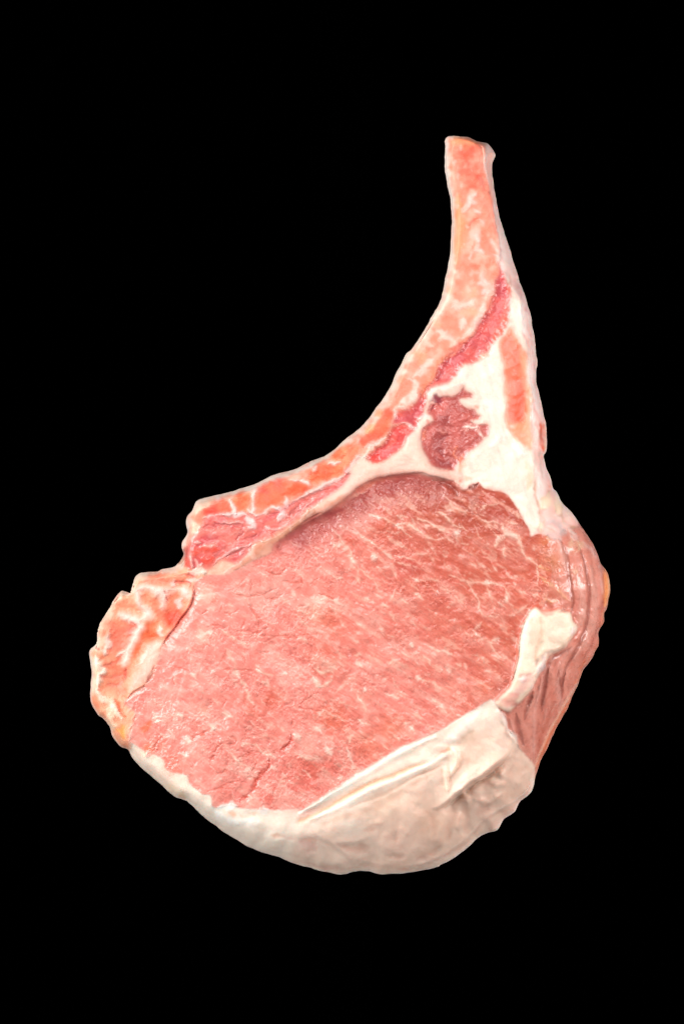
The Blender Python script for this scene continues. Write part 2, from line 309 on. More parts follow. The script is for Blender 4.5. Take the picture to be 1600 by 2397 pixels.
# random short flecks of fat lying along the grain
rs = np.random.RandomState(7); nf = 0
while nf < 460:
    x = rs.uniform(300, 1250); y = rs.uniform(1150, 1880)
    j, i = int((y - Y0) / STEP), int((x - X0) / STEP)
    if eye_s[j, i] < 12: continue
    nf += 1; a = math.radians(rs.normal(34, 16)); L = rs.uniform(8, 34); b = rs.normal(0, 4)
    pts = [(x, y), (x + math.cos(a) * L * .5 - b * .3, y + math.sin(a) * L * .5 + b * .3), (x + math.cos(a) * L, y + math.sin(a) * L + b)]
    S('Z', rs.uniform(1.2, 3.4), (255, 206, 190), rs.uniform(.25, .8), 0.6, ' '.join('%.1f' % q for p in pts for q in p), taper=0.4)

V = (255, 206, 188); VW = (255, 226, 212)
S('I', 13, V, .85, 1.5, '640 400 740 435 850 480 920 520 980 590 1010 610;920 500 1000 500 1080 550 1150 600 1290 635;290 540 360 610 430 690 470 760 480 850 540 910 610 950 680 990;540 900 535 980 560 1040;730 720 830 790 880 840;850 850 860 930 890 990')
S('I', 20, VW, .8, 1.5, '650 410 740 440;880 505 940 530;470 830 540 900;760 740 850 810')
S('I', 8, V, .7, 1.0, '430 540 540 580 640 650 730 720;880 800 980 800 1070 830;870 1080 860 1150 830 1210;780 1230 820 1300 890 1390;590 1160 650 1190 700 1220;180 1150 330 1185;750 980 810 1030;1260 390 1350 410 1390 490 1500 550 1530 560;1390 345 1450 375 1540 385;1210 500 1290 520 1410 560;900 410 1000 440;1050 420 1200 495;1140 1065 1210 1090 1280 1140;1040 1000 1110 1010 1230 995 1290 1020;1310 1050 1390 1110;1050 1120 1130 1180;1390 960 1430 1000 1520 1000 1568 1040;1310 840 1370 900;880 1140 960 1200 1010 1225;110 770 190 830;0 1290 60 1330;1480 670 1560 690;570 600 680 690;900 850 1030 890')
S('I', 18, VW, .7, 1.5, '340 1190 380 1230 450 1250;590 1160 640 1185;1340 420 1380 460;780 1000 800 1020;1050 1000 1090 1010')
for x, y in ((685, 795), (1430, 590)): blob('I', x, y, 34, (255, 222, 210), .95, 4)
S('H', 11, V, .8, 1.2, '0 370 60 410 200 430 340 440 440 460 520 510 540 600 600 710;180 440 210 530 260 610 270 700 330 750;600 10 640 90 690 200 740 220 800 290 810 380 800 470;580 440 620 510 660 540 710 545;210 880 280 930 370 1000 420 1080 510 1140;370 990 400 970 470 960;600 730 660 690 720 640;230 860 290 810;340 470 400 640;60 580 120 640;230 1120 290 1150 370 1200;430 60 430 130;500 80 510 240;350 300 380 360;50 1170 100 1210;330 750 460 750')
S('H', 18, VW, .75, 1.5, '320 430 370 440;520 560 540 620;220 870 270 920;390 980 460 960;580 0 620 30')
S('H', 14, (252, 190, 150), .7, 1, '820 290 910 320;820 390 900 440 980 500 1050 570 1110 620;900 30 920 70;890 600 1000 620')
S('E', 11, V, .75, 1.2, '680 1140 760 1100 850 1090;860 1270 880 1340 960 1380 1010 1380 1040 1460 1080 1568;810 1390 900 1370;820 1480 900 1390;270 1170 360 1200 430 1290 540 1340;410 1130 540 1165;0 1290 100 1340;100 1230 240 1290 400 1360;680 1260 780 1250 860 1280;900 1250 1000 1280;1010 1180 1030 1240')
S('E', 20, VW, .75, 2, '870 1300 890 1350 1000 1385;820 1440 850 1400')
S('E', 26, (214, 150, 140), .6, 3, '600 960 620 1030 590 1110 610 1200;460 990 500 1060')
blob('E', 300, 1370, 10, V, .5)
S('K', 10, V, .85, 1.2, '340 460 390 520 450 560;520 570 580 640;930 490 1010 540;1130 510 1190 560 1200 610;1170 430 1250 470 1400 510;1060 700 1130 740 1220 770 1310 830;790 860 860 890 930 920;900 840 1000 880;1200 910 1290 970 1340 1040;530 1100 600 1140 650 1170;940 1140 1030 1190 1060 1220;860 1230 930 1310;750 1330 820 1380;160 610 180 680 260 660 300 700 270 770 210 800 150 780 120 730;370 960 430 940;340 860 420 790 500 730;520 890 560 930 620 1020;800 320 860 360;540 230 590 260;1050 1050 1110 1100;820 590 860 560;480 1250 450 1340;300 1280 300 1340')
S('K', 18, VW, .8, 1.5, '1290 475 1390 515;1070 705 1110 730;540 590 570 630;800 870 900 910;1290 970 1340 1040;550 1110 600 1140;130 740 210 800;430 1360 460 1440 490 1530;1340 640 1370 680;600 835 620 850;190 1060 210 1080;250 1370 290 1440;540 900 560 940;1010 410 1030 440;980 1150 1040 1190')
S('K', 40, (253, 176, 164), .6, 0, '390 1400 400 1480;430 780 520 740;180 900 60 980', soft=1.2)
S('J', 12, V, .85, 1.2, '480 480 570 550 640 600 710 610;500 650 540 720 590 790 620 900;780 850 860 880 930 910;470 1240 560 1280;0 1250 110 1275;340 1350 400 1400;690 1000 720 1120 760 1160;1290 930 1350 960 1400 990 1460 950;1340 800 1350 860 1460 870;1150 280 1230 350;760 1520 800 1550;640 950 700 1000;140 620 200 670;960 700 1010 740;1180 560 1250 600')
S('J', 24, VW, .75, 2, '250 540 330 510 400 490;600 860 630 920;190 890 250 940;480 1245 550 1275;20 1260 110 1275;150 1470 180 1530;1120 1440 1180 1480;1230 270 1330 230 1400 190;1500 200 1568 260;260 190 400 150;350 290 400 300;1040 860 1060 880;1300 920 1330 960;370 1380 400 1400;1110 130 1150 160;800 850 840 880')
DK = (226, 112, 96)
S('J', 8, DK, .55, -2.2, '540 130 620 80 700 20;740 20 740 100 720 160;560 140 650 170 760 180 860 150 980 100;860 190 940 200 1060 155;640 480 680 400;580 490 700 500 800 510 900 440;460 330 480 260;500 330 560 335 620 290;600 855 770 860;0 820 150 860 180 880;20 900 30 1000;480 1200 510 1110;1020 50 1200 60;1130 1180 1300 1220 1400 1230;1160 1180 1250 1110 1320 1060;180 1490 260 1440 350 1410;1110 1300 1105 1360;530 1450 590 1460 590 1520 520 1520;550 480 545 440;580 700 660 720 700 780;690 650 680 700;290 340 350 300;390 440 450 430;1170 280 1240 260;1350 150 1500 190;1280 60 1350 10;860 690 900 680')
S('J', 13, DK, .55, -2, '370 260 420 180;700 240 780 340 810 440 800 510;850 530 980 545 1080 530 1160 550 1250 520;420 820 480 760 510 680;500 830 560 840;1040 1560 1110 1480;1120 900 1200 940 1300 930;640 1130 690 1140 680 1050')
S('M', 11, DK, .6, -2.5, '980 300 900 320 850 320;670 345 760 310 840 315;430 520 520 460;380 380 415 340;500 230 440 250 415 310;200 200 280 150 350 130;330 670 450 640 540 590 650 560;1110 30 1105 80;640 350 680 330;790 400 780 440 740 480')
S('M', 20, (226, 104, 90), .85, -5, '1110 150 1090 220 1020 280;910 370 890 440 840 510 790 570 760 640 730 690;720 700 640 760')
S('M', 12, V, .8, 1.2, '560 350 620 380 660 340;620 380 720 450;780 230 860 320 950 350;370 80 410 110;860 140 890 170;780 670 820 700;640 250 760 230;520 450 560 400;1180 330 1260 370 1330 360;1000 600 1060 560')
S('M', 24, VW, .75, 2, '590 360 640 390;700 440 730 460;880 330 960 355;150 180 170 240;110 340 160 350;920 430 950 470;400 560 460 560;1130 150 1190 170;1340 80 1380 130;1420 240 1460 330;1540 550 1568 560;380 90 400 110;710 720 750 730')
S('G', 14, VW, .6, 1.2, '750 270 880 290;960 270 1050 290;890 640 930 670;760 390 840 500;380 1200 400 1280;620 260 660 320')
S('G', 12, (250, 196, 186), .8, 3, '360 190 430 130 520 80 600 50;400 250 440 180;450 280 430 380 410 520')
S('G', 8, (236, 120, 96), .8, -3, '430 360 460 290;400 500 440 400;640 600 660 530 720 480;360 200 380 170')
S('G', 20, (252, 130, 96), .8, 0, '530 440 560 390 610 330;300 190 350 250 370 320', soft=1.0)
S('D', 8, DK, .7, -2.5, '590 1310 700 1240;830 1320 780 1330;1210 1240 1190 1200;870 1130 980 1160 1060 1100')
S('F', 9, (222, 106, 94), .7, -2, '1000 280 985 390 950 480 880 570 820 660 740 760 700 850;630 1080 600 1130 560 1160', warp=2)
ledge('F', '700 850 740 760 820 660 880 570 950 480 985 390 1000 280', 9, 12)

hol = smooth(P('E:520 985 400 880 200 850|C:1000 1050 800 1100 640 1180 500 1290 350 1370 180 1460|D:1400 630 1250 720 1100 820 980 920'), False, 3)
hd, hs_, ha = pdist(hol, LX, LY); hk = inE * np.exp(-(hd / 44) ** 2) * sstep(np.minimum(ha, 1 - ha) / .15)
HT -= 11 * hk; tint(np.clip(hk * 1.2, 0, 1), (174, 84, 82), .65)  # hollow under the tendon: lowered, and its shadow tinted into the colour
# ------------------------------------------------------------------ rib bone detail
S('Z', 9, (255, 236, 218), .9, 0, '1045 330 1043 400 1050 440 1058 500 1058 560 1052 620 1040 690 1012 745 985 790 955 830 920 890 895 950 860 990 820 1025 770 1060 730 1085', soft=1.4)
S('Z', 8, (255, 240, 226), .9, 0, '730 1085 690 1102 640 1118 600 1136 540 1150 490 1162 460 1180 445 1200 438 1225 437 1240 428 1280', soft=1.4)
S('A', 26, WHITE, .9, 0, '240 160 300 150 400 140 500 150;240 200 240 500 270 700', soft=1.3)
S('A', 90, (255, 108, 84), .95, -1, '430 200 500 380 540 600 550 760', soft=1.3)
S('A', 55, (255, 160, 112), .8, 0, '380 880 390 1200 370 1400 360 1700;320 220 420 180 560 220', soft=1.3)
S('A', 26, (222, 118, 100), .85, -3, '620 640 700 780 760 860', soft=1.0)
S('A', 34, (252, 148, 126), .8, 0, '620 350 660 520 680 620;600 850 700 1000 780 1150 830 1330;720 1400 760 1550 800 1700', soft=1.1)
S('A', 24, (255, 118, 88), .7, -2, '540 1520 560 1490;500 1230 600 1180;520 1780 620 1760;700 1300 690 1420;740 1650 740 1750', soft=1.0)
for spec in ('560 830 590 870 570 910 610 960 560 980 510 1000 470 1060 430 1080 450 1030 480 940 490 880', '590 1040 640 1060 630 1110 580 1080 560 1040', '560 1280 640 1280 640 1420 610 1440 560 1410 530 1370',
             '600 1440 630 1440 620 1520 670 1540 690 1600 640 1580 570 1580 540 1640 520 1680 510 1620 560 1560 590 1530', '780 1400 840 1480 880 1560 890 1680 860 1690 830 1640 780 1600 840 1600 790 1500',
             '620 1860 680 1810 690 1900 760 1950 820 1990 820 2050 760 2091 660 2091 680 2000 600 1950 640 1920', '650 1180 700 1190 710 1230 670 1220'):
    fill('A:' + spec, (255, 222, 212), soft=4, alpha=.88, h=1.5, mott=((255, 194, 178), n_fine, 1.2))
S('A', 12, (255, 212, 196), .6, .6, '470 1230 490 1270;380 1850 380 1900;430 1470 450 1480;550 1850 500 1830;400 250 410 320;540 560 545 600;440 1060 460 1000;480 2000 540 2040;520 1780 560 1830 620 1840;330 440 330 510;360 600 370 680;430 730 430 770;360 980 370 1020', soft=1.1)
S('A', 5, (214, 110, 96), .7, -1.5, '500 1240 560 1190 650 1170;540 560 620 700 660 820 740 890;710 1020 760 1130 800 1200 850 1350;640 400 660 470;440 400 430 520')
S('A', 12, (252, 226, 220), .8, 1, '700 300 700 450 720 620 770 800;810 900 820 1050 850 1200;870 1250 890 1450 900 1700 960 1850 1000 2000', soft=1.0)
S('A', 30, (255, 190, 170), .7, 1.5, '760 280 800 330 780 420', soft=1.0)
S('A', 6, (214, 140, 130), .7, -3, '720 340 740 400;880 1500 900 1700;990 1850 1020 1980;1090 1800 1110 1900;880 1740 890 1650')
ledge('A', '610 200 680 300 700 500 740 660 790 880 840 1100', 6, 8)
S('B', 26, (255, 224, 210), .85, 2, '960 130 920 230 880 340 830 420 750 500 700 560;470 500 580 540 640 600;720 380 700 480;450 750 340 850 270 910;220 920 290 980 260 1080 150 1140 130 1180;700 270 820 200;620 280 700 240')
S('B', 18, (255, 214, 196), .7, 2, '690 560 600 640;370 660 330 700;520 520 500 600;980 130 980 180;400 600 440 640')
S('B', 20, (255, 150, 108), .7, 0, '650 690 560 740 500 780 430 890 380 1000 330 1120', soft=1.1)
S('B', 30, (255, 170, 130), .6, 0, '700 120 780 160 840 100;560 130 600 100;430 420 520 420;250 700 350 720 300 800;120 960 180 900;700 330 860 310', soft=1.2)
S('B', 14, (210, 76, 76), .5, -4, '1000 170 930 330 870 430 790 550 700 620 590 720 480 880 390 1020', soft=1.0)
ledge('B', '400 1000 450 890 520 780 600 700 680 660 710 610 770 560 830 490 870 420 910 340 970 270 1000 170', -0.01, 8)
S('B', 30, (250, 124, 100), .75, 2, '1130 60 1140 180 1110 330 1070 450 1000 560 950 640', soft=1.2)
S('B', 18, (176, 62, 76), .6, -4, '960 330 900 440;760 600 700 680;600 740 540 840 460 950', soft=1.1)
S('B', 10, (250, 170, 160), .7, 3, '850 560 870 565;920 560 930 590;790 750 820 780;870 680 920 660;640 830 720 800;1010 40 1000 90')
S('C', 34, (255, 112, 78), .85, 3, '120 1060 220 1000 380 990;520 850 450 900 330 970', soft=1.3)
S('C', 30, (255, 170, 120), .8, 0, '340 840 420 790;600 640 700 560;760 430 700 470', soft=1.3)
S('C', 16, VW, .8, 3, '530 740 560 700;620 770 700 720 790 690;0 1080 70 1085 110 1120;270 930 380 915;130 960 150 1000;850 560 890 440 900 400 980 400 1060 340 1080 260;740 720 640 800 620 850 560 870')
S('C', 14, PINKW, .85, 4, '940 545 1000 560 1030 595 1075 600;1080 530 1130 500 1190 500;560 840 500 920 440 1000;0 1250 120 1180 250 1120 380 1040 440 1000')
S('C', 16, (246, 116, 100), .7, 0, '900 470 1000 450 1060 420;840 620 860 700 800 790', soft=1.2)
S('C', 40, (250, 70, 64), .85, -2, '660 870 700 880 740 890', soft=1.2)
S('C', 7, (236, 180, 164), .6, -2, '1080 940 980 900 880 900;1080 960 900 960 760 1000 640 1040;1060 900 960 850;1080 980 900 1000 700 1050;1350 980 1200 960 1140 900;1400 1050 1200 1010')
S('C', 12, (236, 140, 118), .6, -2, '680 1080 560 1150 440 1240 300 1340;900 1060 760 1080 640 1130 500 1230')
S('C', 30, (174, 84, 80), .55, 0, '1130 1130 1000 1060 800 1090 700 1130;640 1170 540 1260 400 1330;330 1360 180 1430 100 1480', soft=1.2)  # painted shadow along the tendon's lower edge
S('C', 10, (255, 200, 184), .8, 2, '440 1260 520 1210 600 1190;1220 1060 1300 1070')
ledge('C', '0 1500 150 1425 300 1335 440 1225 560 1125 700 1065 850 1035 1080 1005 1200 1035 1400 1090', -0.01, 10)
for k_, c_, m_, spec in [('D', (250, 76, 62), (255, 112, 84), '310 600 330 560 400 500 470 470 550 480 570 540 560 580 450 590 350 640'), ('D', (255, 102, 70), (255, 140, 98), '570 470 640 420 740 410 735 500 690 580 620 590 600 530'),
        ('D', (255, 118, 82), (248, 94, 78), '800 370 860 330 1000 270 1080 300 1250 370 1280 380 1200 430 1080 440 1030 480 980 530 880 550 790 530 800 450'), ('D', (250, 100, 74), (255, 136, 96), '1250 280 1320 160 1450 140 1568 150 1568 240 1400 310 1280 320'),
        ('C', (255, 94, 66), (255, 126, 92), '690 600 740 480 800 400 850 430 860 520 800 640 720 700 620 750 540 740 560 690'), ('C', (255, 118, 84), (255, 160, 120), '300 830 380 770 480 740 560 780 540 850 480 910 400 960 300 900')]:
    fill(k_ + ':' + spec, c_, soft=7, alpha=.92, h=-2, mott=(m_, n_med, 1.4))
S('D', 38, (255, 112, 76), .9, 2, '600 440 700 430;1080 360 1250 350;1340 200 1440 180;1300 280 1480 220;1500 60 1568 60', soft=1.1)
S('D', 12, (255, 226, 218), .9, 3, '780 370 765 450 760 520 740 590;550 470 590 520 600 590;1100 290 1240 300 1270 340;700 560 740 600;1330 150 1300 210;420 480 470 470;300 640 400 610 500 600 600 590;740 600 820 610 900 560 930 540 1000 550;1460 140 1568 140')
S('D', 20, (255, 225, 220), .85, 4, '1040 570 1010 620 990 670;880 720 910 750;730 720 760 700 700 620;960 550 1060 540 1060 450;480 610 600 600 700 620')
S('D', 9, (255, 208, 200), .8, 3, '1100 520 1200 450 1330 390 1400 330 1568 250;700 880 620 910 540 960 450 1010 380 1080;280 700 260 760 200 850 190 960 200 1080;900 750 1000 740 1100 640 1200 560 1300 490;430 690 560 680 680 680;1130 480 1080 520;760 860 700 900 640 980')
S('D', 16, (206, 100, 98), .8, -4, '600 840 680 720 560 700 400 700;300 730 420 720;900 600 980 590;1060 640 1160 540 1300 440 1450 370;740 890 620 950 520 990;680 830 780 780;1120 610 1200 560')
S('D', 34, (228, 124, 112), .7, 0, '420 800 560 770 640 740', soft=1.2)
S('D', 34, (238, 88, 72), .9, 3, '290 920 380 930 440 930;260 1000 330 1040 400 1000;220 900 240 980', soft=1.1)
S('D', 10, (255, 200, 186), .85, 4, '230 1020 250 1090 280 1060;190 980 200 1070;280 910 350 890 440 900;220 880 260 860')
S('D', 26, (246, 100, 84), .85, -2, '150 1000 170 1080', soft=1.0)
S('D', 30, (255, 216, 190), .8, 2, '180 680 230 720 190 780;180 640 230 560 300 520 400 470')
S('D', 30, (222, 142, 112), .9, 3, '1568 440 1400 540 1250 630 1100 730 950 840 800 920 700 1030 600 1090', soft=1.2)
S('D', 9, (248, 192, 164), .7, 3, '1500 430 1380 500 1240 610 1110 720 960 830 800 880 720 980 640 1060')
S('D', 24, (166, 76, 78), .7, 0, '1568 560 1450 600 1300 650 1200 720 1060 820 980 900', soft=1.2)  # painted shadow under the tendon, continued to the lower left
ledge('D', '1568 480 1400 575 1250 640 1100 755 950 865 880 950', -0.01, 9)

# ------------------------------------------------------------------ fat seam, dark muscle
S('E', 24, (255, 226, 214), .9, 9, '210 100 240 60 330 30 430 10 520 0;190 150 220 100')
S('E', 26, (150, 48, 62), .95, -9, '240 110 300 130 260 160', soft=1.0)
S('E', 12, (184, 70, 84), .9, -8, '200 180 240 130;230 230 270 190')
S('E', 12, (222, 134, 122), .8, 2, '280 440 350 430 380 460;300 410 330 450;490 430 560 400 640 380;180 340 210 380')
S('E', 12, (255, 224, 210), .9, 3, '640 380 660 430 700 480;640 370 680 340 700 330;500 390 640 390')
S('E', 40, (206, 106, 96), .8, 5, '380 510 400 570 360 620;520 330 600 290;560 450 640 480', soft=1.2)
S('E', 40, (152, 66, 68), .6, -3, '360 470 300 540 330 640;380 290 330 390 420 400;260 690 400 740', soft=1.2)
S('E', 14, (240, 140, 112), .75, 2, '470 560 440 620 480 700;520 640 480 760 500 820;180 420 150 520;620 190 650 220')
S('E', 24, (255, 180, 150), .8, 2, '470 800 520 730 540 680;520 880 580 850', soft=1.0)
S('E', 16, (196, 110, 84), .9, -7, '480 880 520 890', soft=1.0)
S('E', 20, (245, 190, 178), .9, 7, '450 900 500 940 550 955 600 920 650 880')
S('E', 14, (120, 52, 42), .7, -6, '560 965 610 935 650 905', soft=.9)
S('E', 26, (140, 58, 50), .6, -9, '250 870 350 900 440 960 470 1000', soft=1.3)  # painted shadow at the upper end of the tendon hollow
S('E', 10, (252, 214, 200), .8, 2, '700 930 800 940 900 960 1010 970 1010 990;120 820 240 830 320 850 420 880', warp=2)
S('E', 9, (248, 208, 196), .7, -3, '700 180 740 270 760 380;640 640 700 560 780 520 820 440;900 440 880 400;760 890 680 880;740 240 720 190')
S('E', 30, (255, 246, 240), .8, 5, '870 420 860 500 780 570;960 560 1000 600 1080 640', soft=1.2)
S('E', 26, (255, 202, 170), .7, 0, '1100 700 1130 850 1110 960;1110 560 1090 520 980 490', soft=1.3)
S('E', 18, (255, 196, 166), .8, 0, '1110 0 1130 140 1120 300 1120 560', soft=1.2)
S('E', 10, VW, .8, 2, '950 370 1000 410;1080 260 1110 320;1100 130 1160 130')
S('E', 40, (255, 150, 116), .6, 0, '990 400 1050 480 1080 560', soft=1.2)
S('B', 8, (255, 214, 200), .7, 1.5, '900 900 900 1000 960 1100;1040 700 1050 850 1060 1000;750 1030 860 1050;760 1100 830 1140;940 900 930 960')
ledge('B', '1130 60 1180 110 1235 175 1240 300', 7, 7)
# right-hand strip: long folds
S('B', 7, (232, 168, 160), .75, -4, '1265 480 1300 580 1330 660;1390 760 1370 850;1260 180 1320 330;1330 500 1360 600 1340 720;1340 900 1400 1030;1360 1120 1400 1240 1430 1340;1340 1230 1380 1330 1410 1430 1420 1568')
S('B', 12, (255, 232, 226), .8, 3, '1240 240 1270 400 1330 560;1310 760 1350 950 1350 1100;1370 1080 1420 1230;1350 620 1380 700;1300 300 1340 420')
S('B', 26, (244, 190, 186), .6, 0, '1180 30 1240 130 1290 260;1380 770 1390 860;1240 80 1290 200 1330 330', soft=1.2)
S('E', 18, (240, 106, 70), .95, 3, '1240 350 1235 450 1250 540 1270 610;1270 370 1280 480', soft=1.0)
S('E', 8, (255, 178, 138), .9, 3, '1275 350 1285 440 1292 520 1280 610')
S('E', 5, (170, 84, 64), .9, -4, '1225 360 1228 460 1240 560;1250 420 1240 470 1262 540')
S('E', 8, (214, 182, 170), .8, -5, '1150 270 1180 380 1210 500 1220 640 1230 800 1280 940;1160 300 1160 420')
S('E', 14, (255, 238, 228), .8, 4, '1150 200 1170 330 1200 480 1190 640;1180 700 1210 850 1240 960;1270 660 1300 800 1330 900')
S('E', 12, (240, 150, 112), .9, -2, '1290 930 1340 945', soft=1.0)
S('E', 9, (206, 160, 132), .75, -6, '1170 860 1180 1000 1215 1130 1220 1220;1280 960 1300 1000 1230 1060;1430 1060 1420 1180 1340 1230;1350 1050 1370 1120 1360 1180;1260 1230 1280 1300 1370 1370;1430 1240 1500 1300 1560 1300;1420 1180 1440 1300')
S('E', 34, (250, 226, 196), .8, 8, '1300 1000 1280 1080 1240 1140;1390 1020 1400 1120 1380 1180;1210 1260 1230 1330;1480 1180 1540 1240', soft=1.1)
S('E', 24, (206, 182, 178), .8, -4, '1280 1280 1340 1260 1420 1320;1450 1340 1400 1380;1290 1370 1400 1420', soft=1.2)
S('E', 14, (240, 220, 210), .8, 5, '1500 1380 1540 1430;1440 1250 1480 1330 1568 1370;1340 1190 1400 1240')
HB = HT.copy()
# ------------------------------------------------------------------ flank muscle
S('H', 16, (176, 100, 84), .85, -12, '1020 60 1070 200 1090 350 1110 480 1130 620 1120 720', soft=1.1, warp=2)
S('H', 14, (168, 92, 78), .85, -14, '1190 100 1230 220 1260 360 1280 520 1280 660 1260 800 1230 920 1170 1040 1110 1160 1060 1260 1040 1400', soft=1.1, warp=2)
S('H', 12, (196, 116, 100), .8, -7, '1310 250 1330 400 1350 560 1340 700;1400 300 1420 450 1420 600 1400 720;1370 860 1330 960 1290 1060 1230 1160', soft=1.1, warp=2)
S('H', 24, (232, 168, 152), .7, 8, '1150 300 1190 450 1220 620 1210 780 1150 900;1300 300 1320 450 1340 620 1330 780 1290 900 1230 1020 1150 1140;990 60 1040 200 1060 330', soft=1.2, warp=2)
S('H', 26, (232, 186, 156), .8, 7, '1110 60 1130 120 1190 160;1130 330 1180 350;1180 60 1210 150', soft=1.1)
S('H', 14, (244, 200, 190), .7, 4, '1230 60 1290 130 1340 230;1150 0 1180 60;920 20 990 50 1020 110;1380 250 1400 400 1410 550;1290 90 1320 180')
S('H', 30, (255, 164, 104), .95, 5, '1440 330 1458 430 1456 540 1440 660', soft=1.1, warp=2)
S('H', 9, (255, 200, 150), .9, 2, '1470 400 1478 500 1470 590;1430 700 1415 780', warp=2)
S('H', 5, (196, 104, 80), .8, -4, '1405 290 1418 420 1425 560 1420 700', warp=2)
S('H', 18, (240, 134, 98), .8, 2, '1420 720 1418 800 1390 870;1375 950 1370 1030 1330 1100;1310 1120 1250 1200 1200 1290 1170 1390', soft=1.1)
S('H', 14, (156, 86, 72), .8, -8, '1120 1040 1000 1110 930 1160 890 1260 870 1400 850 1568;1000 1250 1010 1400 1030 1568;760 1480 720 1568', soft=1.2, warp=2)
S('H', 10, (226, 160, 146), .7, 5, '1180 1000 1080 1110 1010 1200 980 1300;900 1200 860 1330 830 1450 790 1568;1000 1150 1030 1260 990 1360 1000 1500', soft=1.1, warp=2)
S('L', 16, (162, 86, 74), .75, -8, '900 60 880 200 860 330 850 450;1060 100 1030 220 1040 330;760 270 720 400 690 520;610 470 640 620 680 760', soft=1.2, warp=2)
S('L', 12, (236, 168, 154), .75, 6, '850 100 830 250 790 400 780 550 780 700 785 860 775 940;1000 160 1020 330 1030 440 990 560;560 520 600 640;900 420 880 520', soft=1.1, warp=2)
S('L', 24, (206, 112, 92), .8, -3, '950 420 900 560 850 680 820 830;480 440 530 500', soft=1.2)
S('L', 12, (255, 196, 170), .85, 6, '1190 210 1120 300 1060 390 1000 520 930 640 880 760 820 880 790 980', warp=2)
S('L', 14, (244, 124, 78), .95, 3, '1180 240 1120 360 1060 460 990 590 930 700 880 810 840 900 800 1000 790 1060', soft=1.0, warp=2)
rs = np.random.RandomState(3)
for k in range(70):     # fine fibres and films on the flank
    y = rs.uniform(1300, 1880); xc = np.interp(y, [1300, 1400, 1500, 1600, 1700, 1800, 1880], [1330, 1350, 1345, 1310, 1265, 1230, 1225]) + rs.uniform(-55, 50)
    sl = np.interp(y, [1300, 1450, 1600, 1880], [0.15, -0.1, -0.45, -0.3]); L = rs.uniform(15, 60)
    S('Z', rs.uniform(.8, 2.0), (240, 186, 170) if k % 3 else (176, 100, 86), rs.uniform(.25, .6), 1.6 if k % 3 else -1.6, '%f %f %f %f %f %f' % (xc, y, xc + sl * L * .5 + rs.normal(0, 2), y + L * .5, xc + sl * L, y + L))
HT = HB + .5 * (HT - HB); cb = np.dstack([blur(COL[..., k], 5) for k in range(3)]); COL += ((PART == 10) * .5)[..., None] * (cb - COL)
# ------------------------------------------------------------------ flap of fat by the flank
fill('H:780 670 830 700 870 720 970 700 1010 690 1070 710 1110 720 1130 800 1170 830 1160 900 1100 980 1060 1040 980 1080 910 1120 870 1200 800 1320 740 1440 650 1530|L:600 400 540 445 450 400 430 350 540 240|H:580 1340 600 1250 630 1150 640 1000 670 850 720 750',
     (250, 230, 208), part=11, warp=2, soft=3, h=13, hs=8, mott=((240, 212, 190), n_med, 1.0))
ledge('H', '1130 800 1170 830 1160 900 1100 980 1060 1040 980 1080 910 1120 870 1200 800 1320 740 1440 650 1530', -14, 12)
S('H', 30, (255, 246, 230), .8, 4, '720 790 690 950 680 1130;780 700 770 800', soft=1.2)
S('H', 9, (236, 190, 160), .8, -6, '830 740 835 850 840 930 810 1000 790 1100 770 1220', soft=1.0)
S('H', 20, (222, 196, 172), .7, -7, '860 980 820 1050 810 1100;900 960 960 1000 1040 1020', soft=1.2)
S('H', 10, (196, 160, 148), .8, -7, '1080 1010 980 1070 900 1080 840 1120;810 1130 780 1230;800 1180 880 1120', soft=1.0)
S('H', 20, (226, 206, 204), .85, 6, '870 1130 850 1200 800 1280;1140 850 1120 930', soft=1.1)
S('H', 12, (206, 140, 124), .9, -6, '1010 700 1060 710 1040 680;970 720 900 740 840 720')
S('L', 34, (232, 184, 172), .85, 2, '760 110 700 180 640 250 560 330', soft=1.2)
S('L', 34, (228, 158, 146), .85, -2, '640 280 560 340 500 370 600 380', soft=1.2)
S('L', 9, (244, 214, 208), .8, 4, '780 120 770 200 720 260;700 120 640 180;680 160 620 150;560 420 520 430')
S('L', 7, (196, 130, 120), .7, -4, '640 300 600 350 520 360;580 400 620 360;620 130 700 110 780 90')
ledge('H', '720 750 670 850 640 1000 630 1150 600 1260 560 1390', -8, 6)
# ------------------------------------------------------------------ cap of fat
eb = lambda spec: spec
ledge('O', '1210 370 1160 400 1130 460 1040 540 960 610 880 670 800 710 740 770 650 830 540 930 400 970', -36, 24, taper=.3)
S('O', 22, (176, 142, 126), .75, -8, '1130 470 1040 550 960 620 880 690 790 730 720 790 640 850 530 940', soft=1.0)  # crease of the fold: its shade painted in darker tan
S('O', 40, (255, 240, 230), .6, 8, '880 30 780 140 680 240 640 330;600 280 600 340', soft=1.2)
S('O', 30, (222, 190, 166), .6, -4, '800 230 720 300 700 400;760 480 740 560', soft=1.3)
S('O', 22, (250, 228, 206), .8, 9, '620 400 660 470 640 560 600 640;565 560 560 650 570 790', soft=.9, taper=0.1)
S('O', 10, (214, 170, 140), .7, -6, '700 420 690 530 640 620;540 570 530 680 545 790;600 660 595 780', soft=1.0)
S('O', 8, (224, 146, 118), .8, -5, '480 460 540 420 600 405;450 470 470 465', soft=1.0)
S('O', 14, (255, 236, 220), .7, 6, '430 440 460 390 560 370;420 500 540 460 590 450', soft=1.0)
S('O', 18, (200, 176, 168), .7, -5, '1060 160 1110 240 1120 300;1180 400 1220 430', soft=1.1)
S('O', 20, (250, 236, 226), .8, 6, '1130 220 1180 290 1210 360;1040 60 1090 130 1110 190', soft=1.1)
S('O', 14, (226, 200, 184), .7, 7, '780 800 850 810', soft=1.0)
